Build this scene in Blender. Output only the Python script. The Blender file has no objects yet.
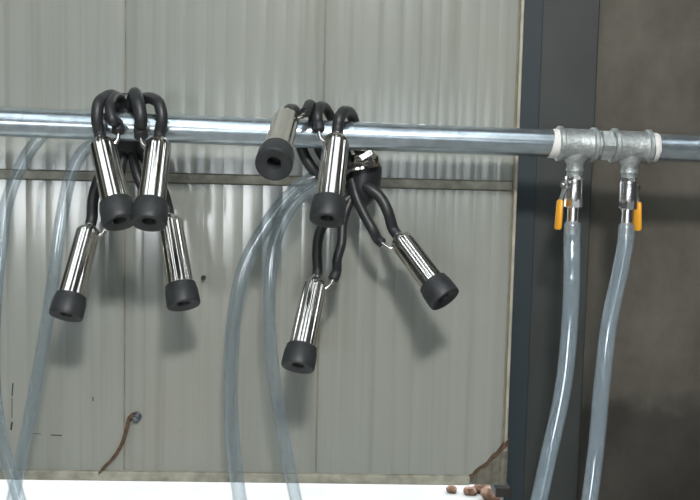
import bpy, math, random
from mathutils import Vector, Matrix, noise
random.seed(4)
scene = bpy.context.scene
V = Vector

# ------------------------------------------------------------------ camera
F = 960.0
CAMZ = 1.0
PITCH, YAW, ROLL = math.radians(5.0), math.radians(2.0), 0.024
fwd = V((math.sin(YAW)*math.cos(PITCH), math.cos(YAW)*math.cos(PITCH), -math.sin(PITCH)))
r0 = fwd.cross(V((0, 0, 1))).normalized()
u0 = r0.cross(fwd).normalized()
# camera rolled a little: the picture's content leans clockwise
right = (r0*math.cos(ROLL) + u0*math.sin(ROLL)).normalized()
up = right.cross(fwd).normalized()
CAM = V((0, 0, CAMZ))
cd = bpy.data.cameras.new('camera')
cam = bpy.data.objects.new('camera', cd)
scene.collection.objects.link(cam)
cam.matrix_world = Matrix(((right.x, up.x, -fwd.x, CAM.x), (right.y, up.y, -fwd.y, CAM.y),
                           (right.z, up.z, -fwd.z, CAM.z), (0, 0, 0, 1)))
cd.sensor_width = 36
cd.lens = 36*F/700
cd.clip_start = 0.02
scene.camera = cam

def P(px, py, Y):
    d = fwd*F + right*(px-350) - up*(py-250)
    return CAM + d*(Y/d.y)
def proj(p):
    d = p-CAM
    k = F/d.dot(fwd)
    return 350+d.dot(right)*k, 250-d.dot(up)*k

# ------------------------------------------------------------------ materials
def new_mat(name):
    m = bpy.data.materials.new(name); m.use_nodes = True
    nt = m.node_tree
    return m, nt, nt.nodes['Principled BSDF']
def simple(name, col, rough=.5, metal=0, bump=0, bscale=200, var=0, vscale=30, spec=.5):
    m, nt, b = new_mat(name)
    b.inputs['Base Color'].default_value = (*col, 1)
    b.inputs['Roughness'].default_value = rough
    b.inputs['Metallic'].default_value = metal
    b.inputs['Specular IOR Level'].default_value = spec
    tc = nt.nodes.new('ShaderNodeTexCoord')
    if var:
        n = nt.nodes.new('ShaderNodeTexNoise'); n.inputs['Scale'].default_value = vscale; n.inputs['Detail'].default_value = 6
        nt.links.new(tc.outputs['Object'], n.inputs['Vector'])
        r = nt.nodes.new('ShaderNodeValToRGB')
        r.color_ramp.elements[0].position = .3; r.color_ramp.elements[1].position = .7
        r.color_ramp.elements[0].color = (*[c*(1-var) for c in col], 1)
        r.color_ramp.elements[1].color = (*[min(1, c*(1+var)) for c in col], 1)
        nt.links.new(n.outputs['Fac'], r.inputs['Fac']); nt.links.new(r.outputs['Color'], b.inputs['Base Color'])
    if bump:
        n = nt.nodes.new('ShaderNodeTexNoise'); n.inputs['Scale'].default_value = bscale; n.inputs['Detail'].default_value = 4
        nt.links.new(tc.outputs['Object'], n.inputs['Vector'])
        bp = nt.nodes.new('ShaderNodeBump'); bp.inputs['Strength'].default_value = bump; bp.inputs['Distance'].default_value = .002
        nt.links.new(n.outputs['Fac'], bp.inputs['Height']); nt.links.new(bp.outputs['Normal'], b.inputs['Normal'])
    return m

M = {}
M['galv'] = simple('galvanised_steel', (.50, .575, .625), .25, .88, bump=.02, bscale=160, var=.16, vscale=60)
M['cast'] = simple('galvanised_casting', (.45, .485, .48), .42, .7, bump=.5, bscale=350, var=.22, vscale=120)
M['chrome'] = simple('polished_steel', (.76, .73, .68), .11, 1.0)
M['plated'] = simple('plated_brass', (.78, .78, .78), .24, 1.0)
M['rubber'] = simple('black_rubber', (.022, .024, .026), .42, 0, bump=.15, bscale=300, var=.2, vscale=80)
M['lip'] = simple('black_rubber_lip', (.026, .029, .031), .5, 0, bump=.1, bscale=300, var=.25, vscale=60)
M['yellow'] = simple('yellow_vinyl', (.80, .36, .02), .35, 0)
M['tape'] = simple('white_thread_tape', (.72, .70, .68), .6, 0, bump=.4, bscale=500)
M['rust'] = simple('rusty_iron', (.105, .062, .038), .85, .1, bump=.6, bscale=300, var=.5, vscale=150)
M['dark_iron'] = simple('dark_iron', (.025, .022, .02), .7, .2, bump=.4, bscale=300, var=.3)
M['bolt'] = simple('grey_zinc_bolt', (.16, .18, .2), .4, .8)
M['column_blue'] = simple('dark_blue_grey', (.015, .026, .032), .6, 0, var=.15, vscale=7)
M['column'] = simple('dark_grey_green_paint', (.030, .035, .032), .6, 0, var=.18, vscale=7, bump=.1, bscale=60)
M['rail'] = simple('dirty_rail', (.31, .30, .24), .6, 0, var=.35, vscale=40, bump=.3, bscale=120)
M['edge'] = simple('cream_edge_trim', (.33, .31, .25), .5, 0, var=.25, vscale=25)
M['groove'] = simple('grimy_joint', (.20, .185, .13), .8, 0, var=.3, vscale=40)
M['roofing'] = simple('brown_roofing', (.10, .10, .095), .8, 0)
M['floor'] = simple('worn_concrete_floor', (.30, .29, .27), .8, 0, var=.2, vscale=3)
M['ground'] = simple('pale_yard_ground', (.24, .235, .22), .9, 0, var=.08, vscale=5)
M['stone'] = simple('rubble_stone', (.15, .08, .05), .9, 0, var=.5, vscale=30)
M['black_plastic'] = simple('black_plastic', (.02, .022, .025), .35, 0)

def panel_material():
    m, nt, b = new_mat('painted_sheet_panel')
    L = nt.links.new
    tc = nt.nodes.new('ShaderNodeTexCoord')
    def mapped(scale):
        mp = nt.nodes.new('ShaderNodeMapping'); mp.inputs['Scale'].default_value = scale
        L(tc.outputs['Object'], mp.inputs['Vector']); return mp.outputs['Vector']
    def nz(vec, sc, det=4):
        n = nt.nodes.new('ShaderNodeTexNoise'); n.inputs['Scale'].default_value = sc; n.inputs['Detail'].default_value = det
        L(vec, n.inputs['Vector']); return n.outputs['Fac']
    def ramp(fac, stops):
        r = nt.nodes.new('ShaderNodeValToRGB'); cr = r.color_ramp
        while len(cr.elements) < len(stops): cr.elements.new(.5)
        for e, (p, c) in zip(cr.elements, stops): e.position = p; e.color = (*c, 1)
        L(fac, r.inputs['Fac']); return r.outputs['Color']
    def mul(a, c, f=1.0):
        x = nt.nodes.new('ShaderNodeMix'); x.data_type = 'RGBA'; x.blend_type = 'MULTIPLY'
        x.inputs[0].default_value = f; L(a, x.inputs[6]); L(c, x.inputs[7]); return x.outputs[2]
    base = ramp(nz(mapped((1, 1, 1)), 2.5), [(.3, (.270, .290, .266)), (.7, (.296, .300, .264))])
    # run-down streaks, narrow in x and long in z
    s1 = ramp(nz(mapped((30, 1, .5)), 1.6, 6), [(.30, (.80, .79, .76)), (.48, (1, 1, 1)), (1, (1, 1, 1))])
    s2 = ramp(nz(mapped((160, 1, .8)), 1.0, 3), [(.25, (.86, .86, .84)), (.5, (1, 1, 1)), (1, (1, 1, 1))])
    sp = ramp(nz(mapped((1, 1, .6)), 130, 2), [(.18, (.3, .29, .24)), (.235, (1, 1, 1)), (1, (1, 1, 1))])
    c = mul(mul(mul(base, s1, .7), s2, .35), sp, .8)
    L(c, b.inputs['Base Color'])
    b.inputs['Roughness'].default_value = .15
    b.inputs['Specular IOR Level'].default_value = .6
    bp = nt.nodes.new('ShaderNodeBump'); bp.inputs['Strength'].default_value = .03; bp.inputs['Distance'].default_value = .004
    L(nz(mapped((2, 1, 1)), 5, 2), bp.inputs['Height']); L(bp.outputs['Normal'], b.inputs['Normal'])
    return m
M['panel'] = panel_material()

def concrete_material():
    m, nt, b = new_mat('stained_concrete')
    L = nt.links.new
    tc = nt.nodes.new('ShaderNodeTexCoord')
    n1 = nt.nodes.new('ShaderNodeTexNoise'); n1.inputs['Scale'].default_value = 4; n1.inputs['Detail'].default_value = 9; n1.inputs['Roughness'].default_value = .62
    mp = nt.nodes.new('ShaderNodeMapping'); mp.inputs['Scale'].default_value = (1.4, 1, 1)
    L(tc.outputs['Object'], mp.inputs['Vector']); L(mp.outputs['Vector'], n1.inputs['Vector'])
    r = nt.nodes.new('ShaderNodeValToRGB'); cr = r.color_ramp
    for _ in range(2): cr.elements.new(.5)
    for e, (p, c) in zip(cr.elements, [(.22, (.030, .026, .020)), (.42, (.066, .060, .047)), (.6, (.100, .092, .074)), (.8, (.14, .126, .105))]):
        e.position = p; e.color = (*c, 1)
    # darker foot of the wall with a ragged upper edge
    sep = nt.nodes.new('ShaderNodeSeparateXYZ'); L(tc.outputs['Object'], sep.inputs[0])
    n2 = nt.nodes.new('ShaderNodeTexNoise'); n2.inputs['Scale'].default_value = 9; n2.inputs['Detail'].default_value = 5; L(tc.outputs['Object'], n2.inputs['Vector'])
    ma = nt.nodes.new('ShaderNodeMath'); ma.operation = 'MULTIPLY_ADD'; L(n2.outputs['Fac'], ma.inputs[0]); ma.inputs[1].default_value = .14; L(sep.outputs['Z'], ma.inputs[2])
    mr = nt.nodes.new('ShaderNodeMapRange'); mr.inputs['From Min'].default_value = .625; mr.inputs['From Max'].default_value = .66
    mr.inputs['To Min'].default_value = .48; mr.inputs['To Max'].default_value = 1.0; L(ma.outputs[0], mr.inputs['Value'])
    x = nt.nodes.new('ShaderNodeVectorMath'); x.operation = 'SCALE'; L(r.outputs['Color'], x.inputs[0]); L(mr.outputs[0], x.inputs['Scale'])
    L(n1.outputs['Fac'], r.inputs['Fac']); L(x.outputs[0], b.inputs['Base Color'])
    b.inputs['Roughness'].default_value = .85
    bp = nt.nodes.new('ShaderNodeBump'); bp.inputs['Strength'].default_value = .4; bp.inputs['Distance'].default_value = .006
    L(n1.outputs['Fac'], bp.inputs['Height']); L(bp.outputs['Normal'], b.inputs['Normal'])
    return m
M['concrete'] = concrete_material()

def pvc(name, clear, milk, h0, h1):
    """soft clear tubing wall: mostly see-through face on, hazier where the wall is crossed at a slant, with a glossy skin"""
    m, nt, b = new_mat(name); nt.nodes.remove(b)
    L = nt.links.new
    tr = nt.nodes.new('ShaderNodeBsdfTransparent'); tr.inputs['Color'].default_value = (*clear, 1)
    df = nt.nodes.new('ShaderNodeBsdfDiffuse'); df.inputs['Color'].default_value = (*milk, 1)
    tl = nt.nodes.new('ShaderNodeBsdfTranslucent'); tl.inputs['Color'].default_value = (*milk, 1)
    m1 = nt.nodes.new('ShaderNodeMixShader'); m1.inputs[0].default_value = .4; L(df.outputs[0], m1.inputs[1]); L(tl.outputs[0], m1.inputs[2])
    lw = nt.nodes.new('ShaderNodeLayerWeight'); lw.inputs['Blend'].default_value = .35
    mr = nt.nodes.new('ShaderNodeMapRange'); mr.inputs['To Min'].default_value = h0; mr.inputs['To Max'].default_value = h1
    L(lw.outputs['Facing'], mr.inputs['Value'])
    m2 = nt.nodes.new('ShaderNodeMixShader'); L(mr.outputs[0], m2.inputs[0]); L(tr.outputs[0], m2.inputs[1]); L(m1.outputs[0], m2.inputs[2])
    pw = nt.nodes.new('ShaderNodeMath'); pw.operation = 'POWER'; L(lw.outputs['Facing'], pw.inputs[0]); pw.inputs[1].default_value = 4
    fr = nt.nodes.new('ShaderNodeMath'); fr.operation = 'MULTIPLY_ADD'; L(pw.outputs[0], fr.inputs[0]); fr.inputs[1].default_value = .75; fr.inputs[2].default_value = .055
    gl = nt.nodes.new('ShaderNodeBsdfGlossy'); gl.inputs['Roughness'].default_value = .13
    m3 = nt.nodes.new('ShaderNodeMixShader'); L(fr.outputs[0], m3.inputs[0]); L(m2.outputs[0], m3.inputs[1]); L(gl.outputs[0], m3.inputs[2])
    L(m3.outputs[0], nt.nodes['Material Output'].inputs['Surface'])
    return m
M['pvc'] = pvc('clear_pvc', (.95, .97, .98), (.46, .54, .61), .04, .34)
M['pvc_milky'] = pvc('hazy_pvc', (.92, .95, .97), (.66, .76, .82), .15, .42)

# ------------------------------------------------------------------ mesh builder
class MB:
    def __init__(s): s.v = []; s.f = []
    def rings(s, rings, cap0=True, cap1=True, closed=False):
        b = len(s.v); n = len(rings[0])
        for r in rings: s.v.extend(r)
        k = len(rings)
        for i in range(k if closed else k-1):
            i2 = (i+1) % k
            for j in range(n):
                j2 = (j+1) % n
                s.f.append((b+i*n+j, b+i*n+j2, b+i2*n+j2, b+i2*n+j))
        if cap0 and not closed: s.f.append(tuple(b+j for j in reversed(range(n))))
        if cap1 and not closed: s.f.append(tuple(b+(k-1)*n+j for j in range(n)))
        return s
    def lathe(s, p0, axis, prof, n=40, cap0=True, cap1=True, twist=0):
        a = axis.normalized()
        e = a.orthogonal().normalized(); g = a.cross(e)
        rs = []
        for t, r in prof:
            rs.append([p0 + a*t + (e*math.cos(2*math.pi*j/n+twist) + g*math.sin(2*math.pi*j/n+twist))*r for j in range(n)])
        return s.rings(rs, cap0, cap1)
    def tube(s, pts, rad, n=20, caps=True, sub=8, inner=None):
        path = spline(pts, sub)
        if not isinstance(rad, (list, tuple)): rad = [rad]*len(pts)
        rr = []
        for i in range(len(pts)-1):
            for k in range(sub): rr.append(rad[i]+(rad[i+1]-rad[i])*k/sub)
        rr.append(rad[-1])
        t0 = (path[1]-path[0]).normalized(); e = t0.orthogonal().normalized()
        fr = []
        for i, p in enumerate(path):
            t = (path[min(i+1, len(path)-1)]-path[max(i-1, 0)]).normalized()
            e = (e - t*e.dot(t)).normalized(); fr.append((p, e.copy(), t.cross(e)))
        def ring(i, r): 
            p, a, b = fr[i]
            return [p+(a*math.cos(2*math.pi*j/n)+b*math.sin(2*math.pi*j/n))*r for j in range(n)]
        out = [ring(i, rr[i]) for i in range(len(path))]
        if inner:
            inn = [ring(i, rr[i]*inner) for i in range(len(path))]
            return s.rings(out+inn[::-1], closed=True)
        return s.rings(out, caps, caps)
    def box(s, c, sx, sy, sz, ax=V((1,0,0)), ay=V((0,1,0)), az=V((0,0,1))):
        b = len(s.v)
        for i in (-1, 1):
            for j in (-1, 1):
                for k in (-1, 1): s.v.append(c+ax*(i*sx/2)+ay*(j*sy/2)+az*(k*sz/2))
        for f in ((0,1,3,2),(4,6,7,5),(0,4,5,1),(2,3,7,6),(0,2,6,4),(1,5,7,3)): s.f.append(tuple(b+q for q in f))
        return s
    def extrude(s, poly, off):
        """closed outline (list of points) pushed by vector off"""
        return s.rings([list(poly), [p+off for p in poly]])
    def build(s, name, mat, parent=None, root=None, bevel=0, angle=35, kind=None):
        o0 = root.location if root is not None else V((0, 0, 0))
        me = bpy.data.meshes.new(name)
        me.from_pydata([tuple(V(p)-o0) for p in s.v], [], s.f)
        me.materials.append(mat)
        import bmesh
        bm = bmesh.new(); bm.from_mesh(me); bmesh.ops.recalc_face_normals(bm, faces=bm.faces); bm.to_mesh(me); bm.free()
        me.polygons.foreach_set('use_smooth', [True]*len(me.polygons))
        me.set_sharp_from_angle(angle=math.radians(angle))
        o = bpy.data.objects.new(name, me); scene.collection.objects.link(o)
        if parent is not None: o.parent = parent
        if bevel:
            bv = o.modifiers.new('bevel', 'BEVEL'); bv.width = bevel; bv.segments = 2; bv.limit_method = 'ANGLE'
        if kind: o['kind'] = kind
        return o
def spline(pts, sub=8):
    pts = [V(p) for p in pts]; out = []
    for i in range(len(pts)-1):
        p0 = pts[i-1] if i > 0 else pts[0]*2-pts[1]
        p3 = pts[i+2] if i+2 < len(pts) else pts[-1]*2-pts[-2]
        p1, p2 = pts[i], pts[i+1]
        # centripetal-like Catmull-Rom through Hermite form with chord-scaled tangents
        d0, d1, d2 = (p1-p0).length+1e-6, (p2-p1).length+1e-6, (p3-p2).length+1e-6
        m1 = ((p1-p0)/d0*d1 + (p2-p1)/d1*d0)/(d0+d1)*d1
        m2 = ((p2-p1)/d1*d2 + (p3-p2)/d2*d1)/(d1+d2)*d1
        for k in range(sub):
            t = k/sub; t2 = t*t; t3 = t2*t
            out.append(p1*(2*t3-3*t2+1)+m1*(t3-2*t2+t)+p2*(-2*t3+3*t2)+m2*(t3-t2))
    out.append(pts[-1]); return out
def empty(name, loc, label=None, cat=None, group=None, kind=None):
    o = bpy.data.objects.new(name, None); scene.collection.objects.link(o)
    o.location = loc; o.empty_display_size = .03
    return tag(o, label, cat, group, kind)
def tag(o, label=None, cat=None, group=None, kind=None):
    if label: o['label'] = label
    if cat: o['category'] = cat
    if group: o['group'] = group
    if kind: o['kind'] = kind
    return o
def place_origin(o, loc):
    loc = V(loc); o.data.transform(Matrix.Translation(-loc)); o.location = loc
    return o

# ------------------------------------------------------------------ setting
YD = 1.585                                   # front face of the sheet door
XR = P(513.5, 250, YD).x                       # its right edge
ZB = P(250, 481.5, YD).z                     # its bottom edge
ZRAIL = P(255, 180, YD).z
XS = P(320.5, 250, YD).x                     # a panel joint
PW = .322                                    # panel width
HTOP = 3.1

door = empty('door_1', (XR-1.2, YD, ZB), 'pale grey ribbed sheet metal door behind the pipe', 'door', kind='structure')
def sheet(x0, x1, z0, z1, name='door_panel'):
    """one vertical sheet: 10 shallow ribs, rolled edges, 40 mm thick"""
    prof = []; n = 10; w = (x1-x0); g = .0004
    prof.append((x0+g, .0030)); prof.append((x0+g+.0006, .0010)); prof.append((x0+g+.002, 0))
    k = max(1, round(w/(PW/n)))
    for i in range(1, k):
        x = x0+w*i/k
        prof += [(x-.0022, 0), (x-.0010, .0002), (x+.0010, .0002), (x+.0022, 0)]
    prof += [(x1-g-.002, 0), (x1-g-.0006, .0010), (x1-g, .0030)]
    poly0 = [V((x, YD+y, z0)) for x, y in prof] + [V((x1-g, YD+.04, z0)), V((x0+g, YD+.04, z0))]
    return MB().rings([poly0, [p+V((0, 0, z1-z0)) for p in poly0]]).build(name, M['panel'], door, door, angle=50)
RH = .0070
edges = [XR-.006]
x = XS
while x < XR-.02: x += PW
x -= PW
while x > -3.2: edges.append(x); x -= PW
for i in range(len(edges)-1):
    sheet(edges[i+1], edges[i], ZRAIL+RH+.0018, HTOP)
    sheet(edges[i+1], edges[i], ZB+.016, ZRAIL-RH-.0018)
xl = edges[-1]
# core behind the joints, mid rail, bottom rail, right edge trim
MB().box(V(((xl+XR)/2, YD+.0205, (ZB+HTOP)/2)), XR-xl-.004, .037, HTOP-ZB-.012).build('door_core', M['groove'], door, door)
MB().box(V(((xl+XR-.006)/2, YD+.0045, ZRAIL)), XR-xl-.008, .014, 2*RH).build('door_rail', M['rail'], door, door, bevel=.0015)
MB().box(V(((xl+XR-.06)/2, YD+.016, ZB+.008)), XR-xl-.06, .046, .0165).build('bottom_rail', M['rail'], door, door, bevel=.002)
MB().box(V((XR-.0015, YD+.014, (ZB+.06+HTOP)/2)), .0055, .040, HTOP-ZB-.06).build('edge_trim', M['edge'], door, door, bevel=.001)
# dented lower corner: bare dirty steel folded over, its torn upper edge rusty
c0, c1 = P(466, 478, YD-.002), V((XR+.003, YD-.002, P(505, 438, YD).z))
N = 14; top = []
for i in range(N+1):
    t = i/N
    p = c0.lerp(c1, t); p.z -= .005*math.sin(math.pi*t) - random.uniform(-.002, .002); p.y = YD-.004-random.uniform(0, .004)
    top.append(p)
M['creased'] = simple('bare_dented_steel', (.15, .14, .11), .65, .1, var=.4, vscale=60)
low = [V((p.x, YD-.001, ZB)) for p in top]
cm = MB(); cm.rings([[a, b, b+V((0, .012, 0)), a+V((0, .012, 0))] for a, b in zip(top, low)])
cm.build('folded_corner', M['creased'], door, door, angle=15)
cm = MB(); cm.rings([[a+V((0, -.0015, .0012)), a+V((0, -.0015, -.0015-.009*(k/N)**2-random.uniform(0, .002))), a+V((0, .004, -.002)), a+V((0, .004, .0012))] for k, a in enumerate(top)])
cm.build('torn_edge', M['rust'], door, door, angle=15)
# black scuffs left of the strap
sc = MB()
for (x0, y0, x1, y1, w) in ((13, 383, 12, 396, .0018), (12, 398, 12, 418, .0010), (12, 422, 11, 430, .003), (33, 433.5, 41, 434, .0010), (51, 435, 62, 435.5, .0016), (93, 397, 93, 401, .0016)):
    a, b = P(x0, y0, YD-.0002), P(x1, y1, YD-.0002); d = (b-a).normalized()
    sc.box((a+b)/2, (b-a).length, .0006, w, d, V((0, 1, 0)), d.cross(V((0, 1, 0))))
sc.build('scuff_mark', M['dark_iron'], door, door)

# steel column: an H section, flange towards the room
XC0, XC1 = XR+.013, P(585, 250, YD+.10).x
YC = YD+.075
col = MB()
col.box(V(((XC0+XC1)/2, YC+.006, 1.6)), XC1-XC0, .012, 3.2)
col.box(V(((XC0+XC1)/2+.03, YC+.20, 1.6)), XC1-XC0-.06, .012, 3.2)
col.box(V(((XC0+XC1)/2, YC+.105, 1.6)), .010, .19, 3.2)
col.build('steel_column', M['column'], kind='structure', bevel=.002)
XE = P(532.5, 250, YC).x
lip = MB().box(V(((XC0+XE)/2, YC-.004, 1.6)), XE-XC0, .008, 3.2)
lip.build('column_strip', M['column_blue'], kind='structure', bevel=.001)  # darker blue-grey strip down the left side of the column
# concrete wall right of the column
wb = MB().box(V(((XC1+3.2)/2, YD+.20, 1.6)), 3.2-XC1, .20, 3.2).build('wall_back', M['concrete'], kind='structure')
# the rest of the shed
MB().box(V((xl-.2, YD+.03, 1.6)), .4, .1, 3.2).build('wall_back_left', M['panel'], kind='structure')
MB().box(V((-3.5, -1.8, 1.6)), .1, 7.0, 3.2).build('wall_left', M['roofing'], kind='structure')
MB().box(V((3.2, -1.8, 1.6)), .1, 7.0, 3.2).build('wall_right', M['roofing'], kind='structure')
cb_ = MB()                                   # roof; its unseen skylight slots are added to put bright streaks in the steel
for y0, y1 in ((-5.4, -3.2), (.70, 1.8)): cb_.box(V((-.15, (y0+y1)/2, 3.22)), 7.0, y1-y0, .06)
for x0, x1 in ((-3.65, -2.2), (-1.9, -1.25), (-1.0, -.55), (-.3, .05), (.25, .75), (.95, 1.8), (2.0, 3.35)): cb_.box(V(((x0+x1)/2, -1.25, 3.22)), x1-x0, 3.91, .06)
cb_.build('ceiling', M['roofing'], kind='structure')
MB().box(V((-.15, -1.75, -.05)), 6.9, 7.0, .1).build('floor', M['floor'], kind='structure')
MB().box(V((0, 16.8, -.06)), 60, 30, .1).build('yard_ground', M['ground'], kind='structure')
# unseen shed wall behind the camera, its openings shaped for light and door reflections
bw = MB()
Z1 = 1.55
def wblock(x0, x1, z0, z1): bw.box(V(((x0+x1)/2, -5.2, (z0+z1)/2)), x1-x0, .2, z1-z0)
wblock(-3.5, -2.9, 0, 3.2); wblock(-2.9, -.5, 0, .42); wblock(-2.9, -.5, .88, Z1); wblock(-.5, .3, 0, .75); wblock(.3, 1.1, 0, Z1); wblock(1.1, 1.9, 0, .75); wblock(1.9, 3.2, 0, Z1); wblock(-2.9, 3.2, Z1, 3.2)
bw.build('wall_front', M['roofing'], kind='structure')

# door stop block at the foot of the column
tag(place_origin(MB().box(P(499.5, 486, YD+.0315), .027, .073, .016).build('door_stop', M['dark_iron'], bevel=.002), P(497, 492, YD+.01)),
    'small black iron stop block under the lower right corner of the sheet door', 'door stop')

# rubble on the ground seen under the door
for i, (px, py, s, lab) in enumerate([(452, 492, .018, 'pale brown stone lying leftmost in the sunny yard below the door'),
                                      (470, 494, .020, 'small brown stone on sunny ground, second from the left of the row'),
                                      (482, 492, .026, 'dark reddish stone on sunny ground below the door corner, middle of the rubble'),
                                      (490, 499, .030, 'reddish stone at the bottom picture edge just left of the column'),
                                      (502, 496, .020, 'brown stone on sunny ground closest to the dark steel column')]):
    d = fwd*F + right*(px-350) - up*(py-250)
    g = CAM + d*((CAMZ+.01)/-d.z); g.z = -.01
    mb = MB(); rs = []
    for a in range(1, 8):
        th = math.pi*a/8
        rs.append([V((math.sin(th)*math.cos(q*math.pi/6), math.sin(th)*math.sin(q*math.pi/6), math.cos(th)*.7)) for q in range(12)])
    rs = [[g+V((0, 0, s*.5))+p*s*(1+.35*noise.noise(p*1.7+V((i*7, 0, 0)))) for p in r] for r in rs]
    o = mb.rings(rs).build('stone', M['stone'], angle=20)
    place_origin(o, g); tag(o, lab, 'stone', 'rubble on the ground outside')

# ------------------------------------------------------------------ pipe with tees
A, B = P(0, 122, 1.445), P(555, 143.5, 1.472)
pd = (B-A).normalized()
def pipe_at(px):
    lo, hi = -2.0, 3.0
    for _ in range(50):
        m = (lo+hi)/2
        if proj(A+pd*m)[0] < px: lo = m
        else: hi = m
    return A+pd*lo
PR = .0212
pipe = empty('galvanised_pipe', pipe_at(577), 'long galvanised steel pipe crossing the picture with two tee fittings', 'pipe')
pL, pR_ = pipe_at(-420), pipe_at(960)
t1, t2 = pipe_at(576), pipe_at(630.5)
def seg(a, b, r, name, mat, n=48, prof=None):
    L_ = (b-a).length
    return MB().lathe(a, b-a, prof or [(0, r*.92), (.001, r), (L_-.001, r), (L_, r*.92)], n).build(name, mat, pipe, pipe)
seg(pL, pipe_at(560), PR, 'pipe_length', M['galv'])
seg(pipe_at(648), pR_, PR, 'pipe_length', M['galv'])
down = V((0, 0, -1))
def tee(c, name='tee_fitting'):
    w = .030; R = .0245
    m = MB().lathe(c-pd*w, pd, [(0, .021), (0, R+.0012), (.0012, R+.0026), (.006, R+.0026), (.0078, R), (.012, R-.0006), (2*w-.012, R-.0006),
                                (2*w-.0078, R), (2*w-.006, R+.0026), (2*w-.0012, R+.0026), (2*w, R+.0012), (2*w, .021)], 48)
    m.lathe(c+down*.010, down, [(0, .019), (.012, .0180), (.017, .0150), (.020, .0128), (.0265, .0126), (.0275, .0135), (.0315, .0135), (.0322, .0125)], 36)
    return m.build(name, M['cast'], pipe, pipe, angle=40)
tee(t1); tee(t2)
# hexagon nipple between the tees
hx = pipe_at(597); hy = pipe_at(612); L_ = (hy-hx).length
m = MB().lathe(hx-pd*.004, pd, [(0, .0195), (L_+.008, .0195)], 40)
m.lathe(hx+pd*.003, pd, [(0, .0235), (.001, .0255), (L_-.007, .0255), (L_-.006, .0235)], 6, twist=.3)
m.build('hexagon_nipple', M['cast'], pipe, pipe, angle=25)
# thread tape
def tape(px0, px1, slant, seed):
    a, b = pipe_at(px0), pipe_at(px1); n = 48; rs = []
    e = pd.orthogonal().normalized(); g = pd.cross(e)
    K = 5
    for k in range(K+1):
        ring = []
        for j in range(n):
            q = 2*math.pi*j/n; dirv = e*math.cos(q)+g*math.sin(q)
            off = slant*(-dirv.z) * (1-k/K) + .0010*noise.noise(V((math.cos(q)*3, math.sin(q)*3, k+seed)))
            ring.append(a.lerp(b, k/K)+pd*(off)+dirv*(PR+(.0004 if k in (0, K) else .0013)+.0004*noise.noise(V((q*3, k, seed)))))
        rs.append(ring)
    MB().rings(rs).build('thread_tape', M['tape'], pipe, pipe, angle=60)
tape(550, 559, -.0035, 1); tape(651, 656.5, .002, 5)

# ------------------------------------------------------------------ ball valves
def tail(p, r):
    return [V((p.x, p.y-.02, .14)), V((p.x+.02, p.y-.07, .02+r)), V((p.x+.05, p.y-.22, r+.0005)), V((p.x+.06, p.y-.5, r+.0005))]
def valve(px, py0, c, label, side, front, hose_pts, hose_label):
    p0 = c + down*.0400
    v = empty('ball_valve', p0, label, 'valve', 'ball valves under the pipe')
    m = MB().lathe(p0+V((0, 0, .003)), down, [(0, .0115), (.006, .0115), (.0065, .0125), (.0075, .0115), (.009, .0125), (.0105, .0115), (.013, .012)], 32)
    m.build('threaded_neck', M['cast'], v, v)
    a = p0+down*.008
    m = MB().lathe(a, down, [(0, .0125), (.002, .0142), (.006, .0142)], 8, twist=.39)
    m.lathe(a+down*.006, down, [(0, .0128), (.004, .0136), (.030, .0136), (.034, .0128)], 40)
    m.lathe(a+down*.034, down, [(0, .0125), (.0015, .0140), (.014, .0140), (.0155, .0125)], 8, twist=.39)
    m.lathe(a+down*.0495, down, [(0, .0086), (.020, .0086), (.021, .0105), (.026, .0090), (.027, .0108), (.044, .0085)], 32)
    m.build('valve_body', M['plated'], v, v, angle=28)
    # stem, lever, sleeve : lever hangs down beside the body
    q = a+down*.014
    sd = V((side, -front, 0)).normalized()
    tg = V((-sd.y, sd.x, 0))
    st = MB().lathe(q+sd*.010, sd, [(0, .0065), (.006, .0065), (.0065, .0045), (.012, .0045)], 20)
    st.lathe(q+sd*.018, sd, [(0, .0062), (.005, .0062)], 6)
    st.lathe(q+sd*.023, sd, [(0, .003), (.003, .0026)], 14)
    st.build('stem_nut', M['plated'], v, v, angle=25)
    lp = [q+sd*.0172+V((0, 0, .006)), q+sd*.0172+down*.006, q+sd*.0205+down*.014, q+sd*.0255+down*.026, q+sd*.0275+down*.066]
    rs = []
    for i, p in enumerate(lp):
        w = (.006, .006, .0045, .0045, .0045)[i]
        rs.append([p+tg*w+sd*.0009, p-tg*w+sd*.0009, p-tg*w-sd*.0009, p+tg*w-sd*.0009])
    lev = MB().rings(rs).build('lever', M['plated'], v, v)
    s0 = q+sd*.0255+down*.023
    rs = []
    for t, w in ((0, .0040), (.003, .0066), (.043, .0074), (.046, .005)):
        rs.append([s0+down*t+sd*(t*.05)+tg*(w*math.cos(k*math.pi/8))+sd*(.0042*(w/.0068)*math.sin(k*math.pi/8)) for k in range(16)])
    sl = MB().rings(rs).build('lever_sleeve', M['yellow'], lev, v)
    sl['label'] = 'yellow vinyl lever sleeve'
    # hose
    tip = a+down*.073
    h = MB().tube([tip, tip+down*.02]+hose_pts+tail(hose_pts[-1], .0125), .0125, n=32, inner=.74, sub=10).build('clear_hose', M['pvc_milky'])
    place_origin(h, tip); tag(h, hose_label, 'hose', 'hoses under the valves')
valve(574, 160, t1, 'plated ball valve under left tee, yellow lever hanging on its left side', -1, .45,
      [P(572, 262, 1.462), P(570, 320, 1.46), P(562, 395, 1.452), P(550, 450, 1.445), P(538, 505, 1.43), P(515, 600, 1.40)],
      'thick hazy clear hose hanging from the left ball valve beside the steel column')
valve(628, 162, t2, 'plated ball valve under right tee, yellow lever mostly hidden behind right side', 1, -.7,
      [P(622, 262, 1.475), P(610, 318, 1.47), P(602, 385, 1.465), P(596, 450, 1.46), P(589, 505, 1.45), P(578, 600, 1.43)],
      'thick hazy clear hose hanging from the right ball valve before the concrete wall')

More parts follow.
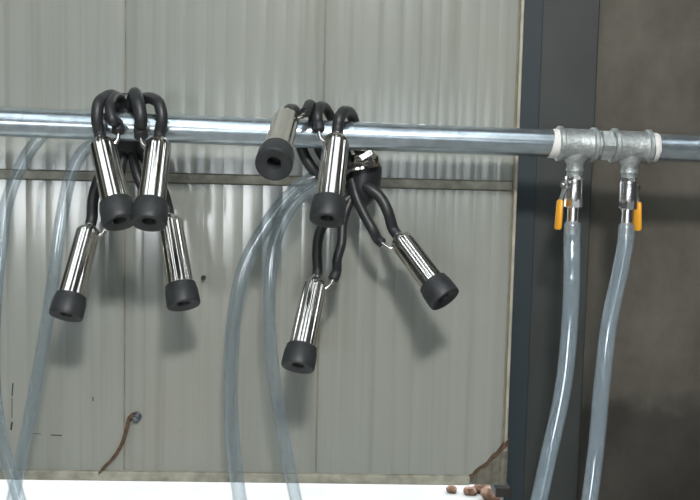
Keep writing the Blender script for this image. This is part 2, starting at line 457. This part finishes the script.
# ------------------------------------------------------------------ milking clusters
def solve_Y(px, anchor, L_, toward=True):
    lo, hi = (1.0, anchor.y) if toward else (anchor.y, 2.0)
    if (P(*px, anchor.y)-anchor).length > L_: return anchor.y-.01
    for _ in range(50):
        m = (lo+hi)/2
        d = (P(*px, m)-anchor).length
        if toward: lo, hi = (m, hi) if d > L_ else (lo, m)
        else: lo, hi = (lo, m) if d > L_ else (m, hi)
    return (lo+hi)/2
def teat_cup(root, top, Ytop, mouth, nip, CUPL=.142):
    """top, mouth: where shoulder and mouthpiece end stand; nip: image direction of the side nipple.
    Returns tube starts (milk, pulse)."""
    a = P(*top, Ytop)
    b = P(*mouth, solve_Y(mouth, a, CUPL))
    ax = (b-a).normalized(); Lc = (b-a).length
    sd0 = right*nip[0] - up*nip[1]; sd0 = (sd0 - ax*sd0.dot(ax)).normalized()
    LS = Lc-.033
    r = .0182
    prof = [(-.006, .0070), (-.004, .0082), (.001, .0088), (.0022, .0115), (.0045, .0148), (.0080, .0170), (.0125, r-.0003), (.018, r),
            (LS*.6, r+.0004), (LS-.004, r+.0010), (LS+.004, r+.0010)]
    # ten shallow flutes run down the steel shell and end in a scalloped shoulder
    n = 144; e = sd0.copy(); g = ax.cross(e); rs = []
    pr = []
    for (t0, q0), (t1_, q1) in zip(prof[:-1], prof[1:]):
        for k in range(3): pr.append((t0+(t1_-t0)*k/3, q0+(q1-q0)*k/3))
    pr.append(prof[-1])
    for t, q in pr:
        amp = .0009*max(0, min(1, (t-.003)/.008))
        rs.append([a+ax*t+(e*math.cos(2*math.pi*j/n)+g*math.sin(2*math.pi*j/n))*(q+amp*math.cos(10*2*math.pi*j/n)) for j in range(n)])
    cup = MB().rings(rs).build('teat_cup', M['chrome'], root, root, angle=60)
    R = .0252
    s = LS-.002
    lip = [(s, r+.0012), (s, R-.0038), (s+.0012, R-.0024), (s+.008, R-.0016), (s+.010, R-.0006), (s+.028, R), (s+.0335, R-.0003), (s+.0348, R-.0012),
           (s+.0352, R-.0028), (s+.0348, R-.0045), (s+.0325, .0130), (s+.0310, .0098), (s+.0285, .0088), (s+.010, .0084)]
    MB().lathe(a, ax, lip, 56).build('mouthpiece', M['lip'], cup, root, angle=40)
    sd = right*nip[0] - up*nip[1]
    sd = (sd - ax*sd.dot(ax)).normalized()
    n0 = a+ax*.014+sd*(r-.003); n1 = a+ax*.010+sd*(r+.0035); n2 = a+ax*.002+sd*(r+.007); n3 = a-ax*.008+sd*(r+.009)
    MB().tube([n0, n1, n2, n3], .0031, n=16).build('pulse_nipple', M['chrome'], cup, root)
    return a-ax*.001, n3+(n3-n2)*-.4, -ax, (n3-n2).normalized()
def tube(root, name, start, direc, pts, r, flare=0):
    P0 = [start, start+direc*.010] + [P(*p) for p in pts]
    rad = [r*(1+flare), r*(1+flare)] + [r]*len(pts)
    if flare: 
        P0.insert(2, start+direc*.012); rad.insert(2, r)
    return MB().tube(P0, rad, n=24, sub=8).build(name, M['rubber'], root, root, angle=50)
RM, RP = .0086, .0078

# --- left cluster
lc = P(129, 150, 1.512)
g1 = 'milking clusters hung over the pipe'
left = empty('milking_cluster', lc, 'left milking cluster, four steel teat cups on black tubes looped over the pipe', 'milking cluster', g1)
ct, cb = P(127, 93, 1.508), P(129, 156, 1.512)
Lc_ = (cb-ct).length
MB().lathe(ct, cb-ct, [(0, .014), (.003, .020), (.010, .0225), (Lc_*.45, .022), (Lc_*.75, .021), (Lc_-.008, .018), (Lc_, .010)], 40).build('claw', M['black_plastic'], left, left)
m_, p_, dm, dp = teat_cup(left, (101, 139), 1.410, (120.5, 223), (1, 0), .139)
tube(left, 'milk_tube', m_, dm, [(97, 120, 1.408), (98, 106, 1.412), (105, 97.5, 1.442), (115, 96, 1.478), (124, 103, 1.500)], RM)
tube(left, 'pulse_tube', p_, dp, [(113, 121, 1.404), (110, 108, 1.412), (112, 100, 1.437), (119, 98, 1.475), (125, 108, 1.498)], RP, .22)
m_, p_, dm, dp = teat_cup(left, (159, 139), 1.410, (148.8, 224), (-1, 0), .139)
tube(left, 'milk_tube', m_, dm, [(162, 120, 1.408), (160, 106, 1.412), (154, 99.5, 1.44), (144, 99, 1.478), (132, 105, 1.500)], RM)
tube(left, 'pulse_tube', p_, dp, [(141, 120, 1.402), (139, 106, 1.404), (136, 96, 1.420), (134, 96, 1.462), (130, 108, 1.497)], RP*1.22, .08)
m_, p_, dm, dp = teat_cup(left, (90, 226), 1.492, (65.5, 317), (1, 0), .149)
tube(left, 'milk_tube', m_, dm, [(93, 200, 1.497), (102, 172, 1.503), (114, 154, 1.508), (124, 146, 1.511)], RM)
tube(left, 'pulse_tube', p_, dp, [(107, 205, 1.49), (118, 180, 1.488), (122, 162, 1.498), (125, 146, 1.508)], RP)
m_, p_, dm, dp = teat_cup(left, (169, 216), 1.492, (184, 306), (-1, 0), .149)
tube(left, 'milk_tube', m_, dm, [(164, 194, 1.497), (153, 170, 1.503), (142, 155, 1.508), (133, 146, 1.511)], RM)
tube(left, 'pulse_tube', p_, dp, [(149, 200, 1.49), (139, 180, 1.488), (134, 162, 1.498), (131, 146, 1.508)], RP)

# --- right cluster
rc = P(362, 180, 1.502)
rgt = empty('milking_cluster', rc, 'right milking cluster with a steel-topped black claw, one cup end facing the viewer', 'milking cluster', g1)
ca, cb = P(364, 166, 1.512), P(360, 208, 1.506)
Lc_ = (cb-ca).length
claw = MB().lathe(ca, cb-ca, [(0, .028), (.036, .0285), (.046, .025), (.056, .017), (Lc_, .008)], 44).build('claw', M['black_plastic'], rgt, rgt)
MB().lathe(P(364, 168, 1.512), P(364, 148, 1.512)-P(364, 168, 1.512), [(0, .0285), (.002, .0290), (.012, .0270), (.020, .0240), (.024, .019), (.026, .014)], 8, twist=.2).build('steel_lid', M['chrome'], claw, rgt)
# steel lid plate, curved rim and hanging hook of the claw
bk = MB()
rim = [P(341, 177, 1.484), P(350, 171, 1.472), (P(362, 168.5, 1.470)), P(372, 167, 1.474), P(379, 165.5, 1.487)]
pp = spline(rim, 6)
bk.rings([[p+V((0, -.0030, .0030)), p+V((0, -.0030, -.0010)), p+V((0, .010, -.0005)), p+V((0, .010, .003))] for p in pp])
bk.build('steel_rim', M['chrome'], claw, rgt)
bk = MB()
hk = [P(349, 149, 1.488), P(364, 149.5, 1.484), P(378, 150, 1.490), P(378, 159, 1.486), P(379, 166, 1.492)]
pp = spline(hk, 6)
bk.rings([[p+V((0, -.0012, .0016)), p+V((0, -.0012, -.0016)), p+V((0, .014, -.0016)), p+V((0, .014, .0016))] for p in pp])
bk.build('steel_bracket', M['chrome'], claw, rgt)
bk = MB()
k1, k2 = P(361, 158, 1.478), P(371, 152, 1.476)
d1 = (k2-k1).normalized()
bk.box((k1+k2)/2, (k2-k1).length+.004, .008, .010, d1, V((0, 1, 0)), d1.cross(V((0, 1, 0))))
k3 = P(374, 158, 1.477); d1 = (k3-k2).normalized()
bk.box((k2+k3)/2, (k3-k2).length+.003, .008, .007, d1, V((0, 1, 0)), d1.cross(V((0, 1, 0))))
bk.build('steel_latch', M['chrome'], claw, rgt, bevel=.001)

m_, p_, dm, dp = teat_cup(rgt, (287, 116), 1.396, (273.5, 165), (1, -.2), .142)
tube(rgt, 'milk_tube', m_, dm, [(292, 109.5, 1.440), (296, 114, 1.475), (298, 132, 1.492), (303, 152, 1.494), (316, 172, 1.493), (345, 184, 1.500)], RM)
tube(rgt, 'pulse_tube', p_, dp, [(309, 105, 1.420), (313, 110, 1.460), (314, 130, 1.492), (322, 155, 1.497), (350, 176, 1.502)], RP)
m_, p_, dm, dp = teat_cup(rgt, (337, 135), 1.400, (327, 221), (-1, -.1), .137)
tube(rgt, 'milk_tube', m_, dm, [(339, 120, 1.406), (342, 113.5, 1.418), (347, 111.5, 1.445), (352, 116, 1.476), (356, 130, 1.497), (361, 162, 1.504)], RM)
tube(rgt, 'pulse_tube', p_, dp, [(317.5, 118, 1.408), (318.5, 109, 1.420), (322, 106, 1.447), (327, 110, 1.478), (337, 130, 1.499), (352, 168, 1.502)], RP*.95, .1)
m_, p_, dm, dp = teat_cup(rgt, (316, 279), 1.470, (297.5, 368), (1, 0), .147)
tube(rgt, 'milk_tube', m_, dm, [(317, 252, 1.477), (319, 235, 1.482), (330, 215, 1.49), (350, 197, 1.497)], RM*.9)
tube(rgt, 'pulse_tube', p_, dp, [(337, 260, 1.47), (341, 245, 1.478), (343, 222, 1.488), (352, 196, 1.497)], RP*.95, .1)
m_, p_, dm, dp = teat_cup(rgt, (398, 236), 1.472, (445.5, 300), (-1, .3), .129)
tube(rgt, 'milk_tube', m_, dm, [(388, 212, 1.472), (379, 196, 1.478), (368, 188, 1.484), (358, 184, 1.496)], RM)
tube(rgt, 'pulse_tube', p_, dp, [(374, 232, 1.47), (364, 214, 1.478), (356, 196, 1.484), (352, 180, 1.494)], RP)

# ------------------------------------------------------------------ long clear hoses
def hose(pts, r, label, mat='pvc'):
    w = [P(*p) for p in pts]
    w += tail(w[-1], r)
    o = MB().tube(w, r, n=32, inner=.86, sub=10).build('clear_hose', M[mat])
    place_origin(o, w[0]); tag(o, label, 'hose', 'long hoses of the clusters')
hose([(112, 121, 1.500), (80, 120, 1.497), (52, 127, 1.497), (34, 145, 1.497), (18, 172, 1.49), (7, 203, 1.485), (1, 245, 1.48), (-6, 320, 1.475), (-5, 395, 1.47), (3, 445, 1.465), (15, 485, 1.46), (30, 540, 1.45)],
     .0100, 'clear hose bowing down at the far left, leaving and re-entering the picture edge')
hose([(110, 142, 1.512), (97, 144, 1.508), (85, 150, 1.504), (73, 170, 1.50), (64, 205, 1.497), (57, 250, 1.495), (51, 295, 1.495), (42, 350, 1.495), (31, 410, 1.495), (20, 465, 1.495), (9, 520, 1.49)],
     .0100, 'clear hose hanging from the left cluster, behind its lower left cup')
hose([(344, 176, 1.506), (322, 176, 1.500), (303, 184, 1.497), (284, 202, 1.495), (262, 232, 1.495), (244, 268, 1.495), (235, 310, 1.495), (231, 365, 1.495), (232, 430, 1.495), (240, 500, 1.49), (250, 560, 1.48)],
     .0115, 'clear hose from the right claw, the outer one bowing furthest left')
hose([(344, 187, 1.490), (322, 186, 1.480), (304, 194, 1.478), (287, 214, 1.476), (275, 242, 1.474), (270, 280, 1.472), (270, 330, 1.472), (276, 390, 1.474), (286, 450, 1.476), (298, 510, 1.476), (310, 565, 1.47)],
     .0100, 'clear hose from the right claw, the inner one nearest the lowest cup')

# ------------------------------------------------------------------ small things on the door
hkp = [P(134, 414, YD-.012), P(130, 417, YD-.010), P(127, 427, YD-.008), P(121, 445, YD-.007), P(112, 459, YD-.006), P(104, 467, YD-.006), P(99, 473, YD-.010)]
m = MB(); pp = spline(hkp, 6); rs = []
for i, p in enumerate(pp):
    t = (pp[min(i+1, len(pp)-1)]-pp[max(i-1, 0)]).normalized(); s_ = t.cross(V((0, 1, 0))).normalized()
    w = .0034*(1-.45*i/len(pp)); rs.append([p+s_*w-V((0, .0015, 0)), p-s_*w-V((0, .0015, 0)), p-s_*w+V((0, .0015, 0)), p+s_*w+V((0, .0015, 0))])
strap = empty('metal_strap', hkp[0], 'bent rusty metal strap bolted to the lower left of the sheet door', 'strap')
m.rings(rs).build('rusty_strip', M['rust'], strap, strap)
bq = P(137, 416.5, YD)
b_ = MB().lathe(bq, V((0, -1, 0)), [(0, .0085), (.002, .0085)], 24); b_.lathe(bq+V((0, -.002, 0)), V((.1, -1, -.1)), [(0, .0062), (.008, .0062), (.0085, .0055)], 6)
b_.lathe(bq+V((0, -.009, 0)), V((0, -1, 0)), [(0, .0036), (.006, .0034)], 16)
b_.build('bolt', M['bolt'], strap, strap)
# nail with a pale drip
nq = P(204, 277, YD)
nl = MB().lathe(nq+V((0, .002, 0)), V((0, -1, 0)), [(0, .0016), (.010, .0016), (.010, .0040), (.0115, .0038)], 16)
o = nl.build('nail', M['dark_iron']); place_origin(o, nq); tag(o, 'short black nail sticking out of the door right of the left cluster', 'nail')

# ------------------------------------------------------------------ light
w = bpy.data.worlds.new('sky'); scene.world = w; w.use_nodes = True
bg = w.node_tree.nodes['Background']; bg.inputs['Color'].default_value = (.86, .94, 1.0, 1); bg.inputs['Strength'].default_value = 5.5
def area(name, loc, target, sx, sy, power, col=(1, 1, 1)):
    l = bpy.data.lights.new(name, 'AREA'); l.shape = 'RECTANGLE'; l.size = sx; l.size_y = sy; l.energy = power; l.color = col
    o = bpy.data.objects.new(name, l); scene.collection.objects.link(o); o.location = loc
    o.rotation_euler = (V(target)-V(loc)).to_track_quat('-Z', 'Y').to_euler(); return o
area('hanging_lamp', (.12, -.35, CAMZ+.95), (0, 1.5, 1.0), .20, .16, 33, (1, .98, .94))
area('added_door_glow', (-1.85, -5.08, .65), (-1.85, 0, .65), 2.0, .42, 46, (.95, .98, 1))  # added lamp in the unseen opening, makes the pale glow on the door
sun = bpy.data.lights.new('sun', 'SUN'); sun.energy = 1.6; sun.angle = .01; sun.color = (1, .96, .9)
so = bpy.data.objects.new('sun', sun); scene.collection.objects.link(so)
so.rotation_euler = V((-.3, -1, -1.3)).to_track_quat('-Z', 'Y').to_euler()

vs = scene.view_settings
vs.view_transform = 'Standard'; vs.look = 'None'; vs.gamma = 1; vs.exposure = -.06; vs.use_curve_mapping = False
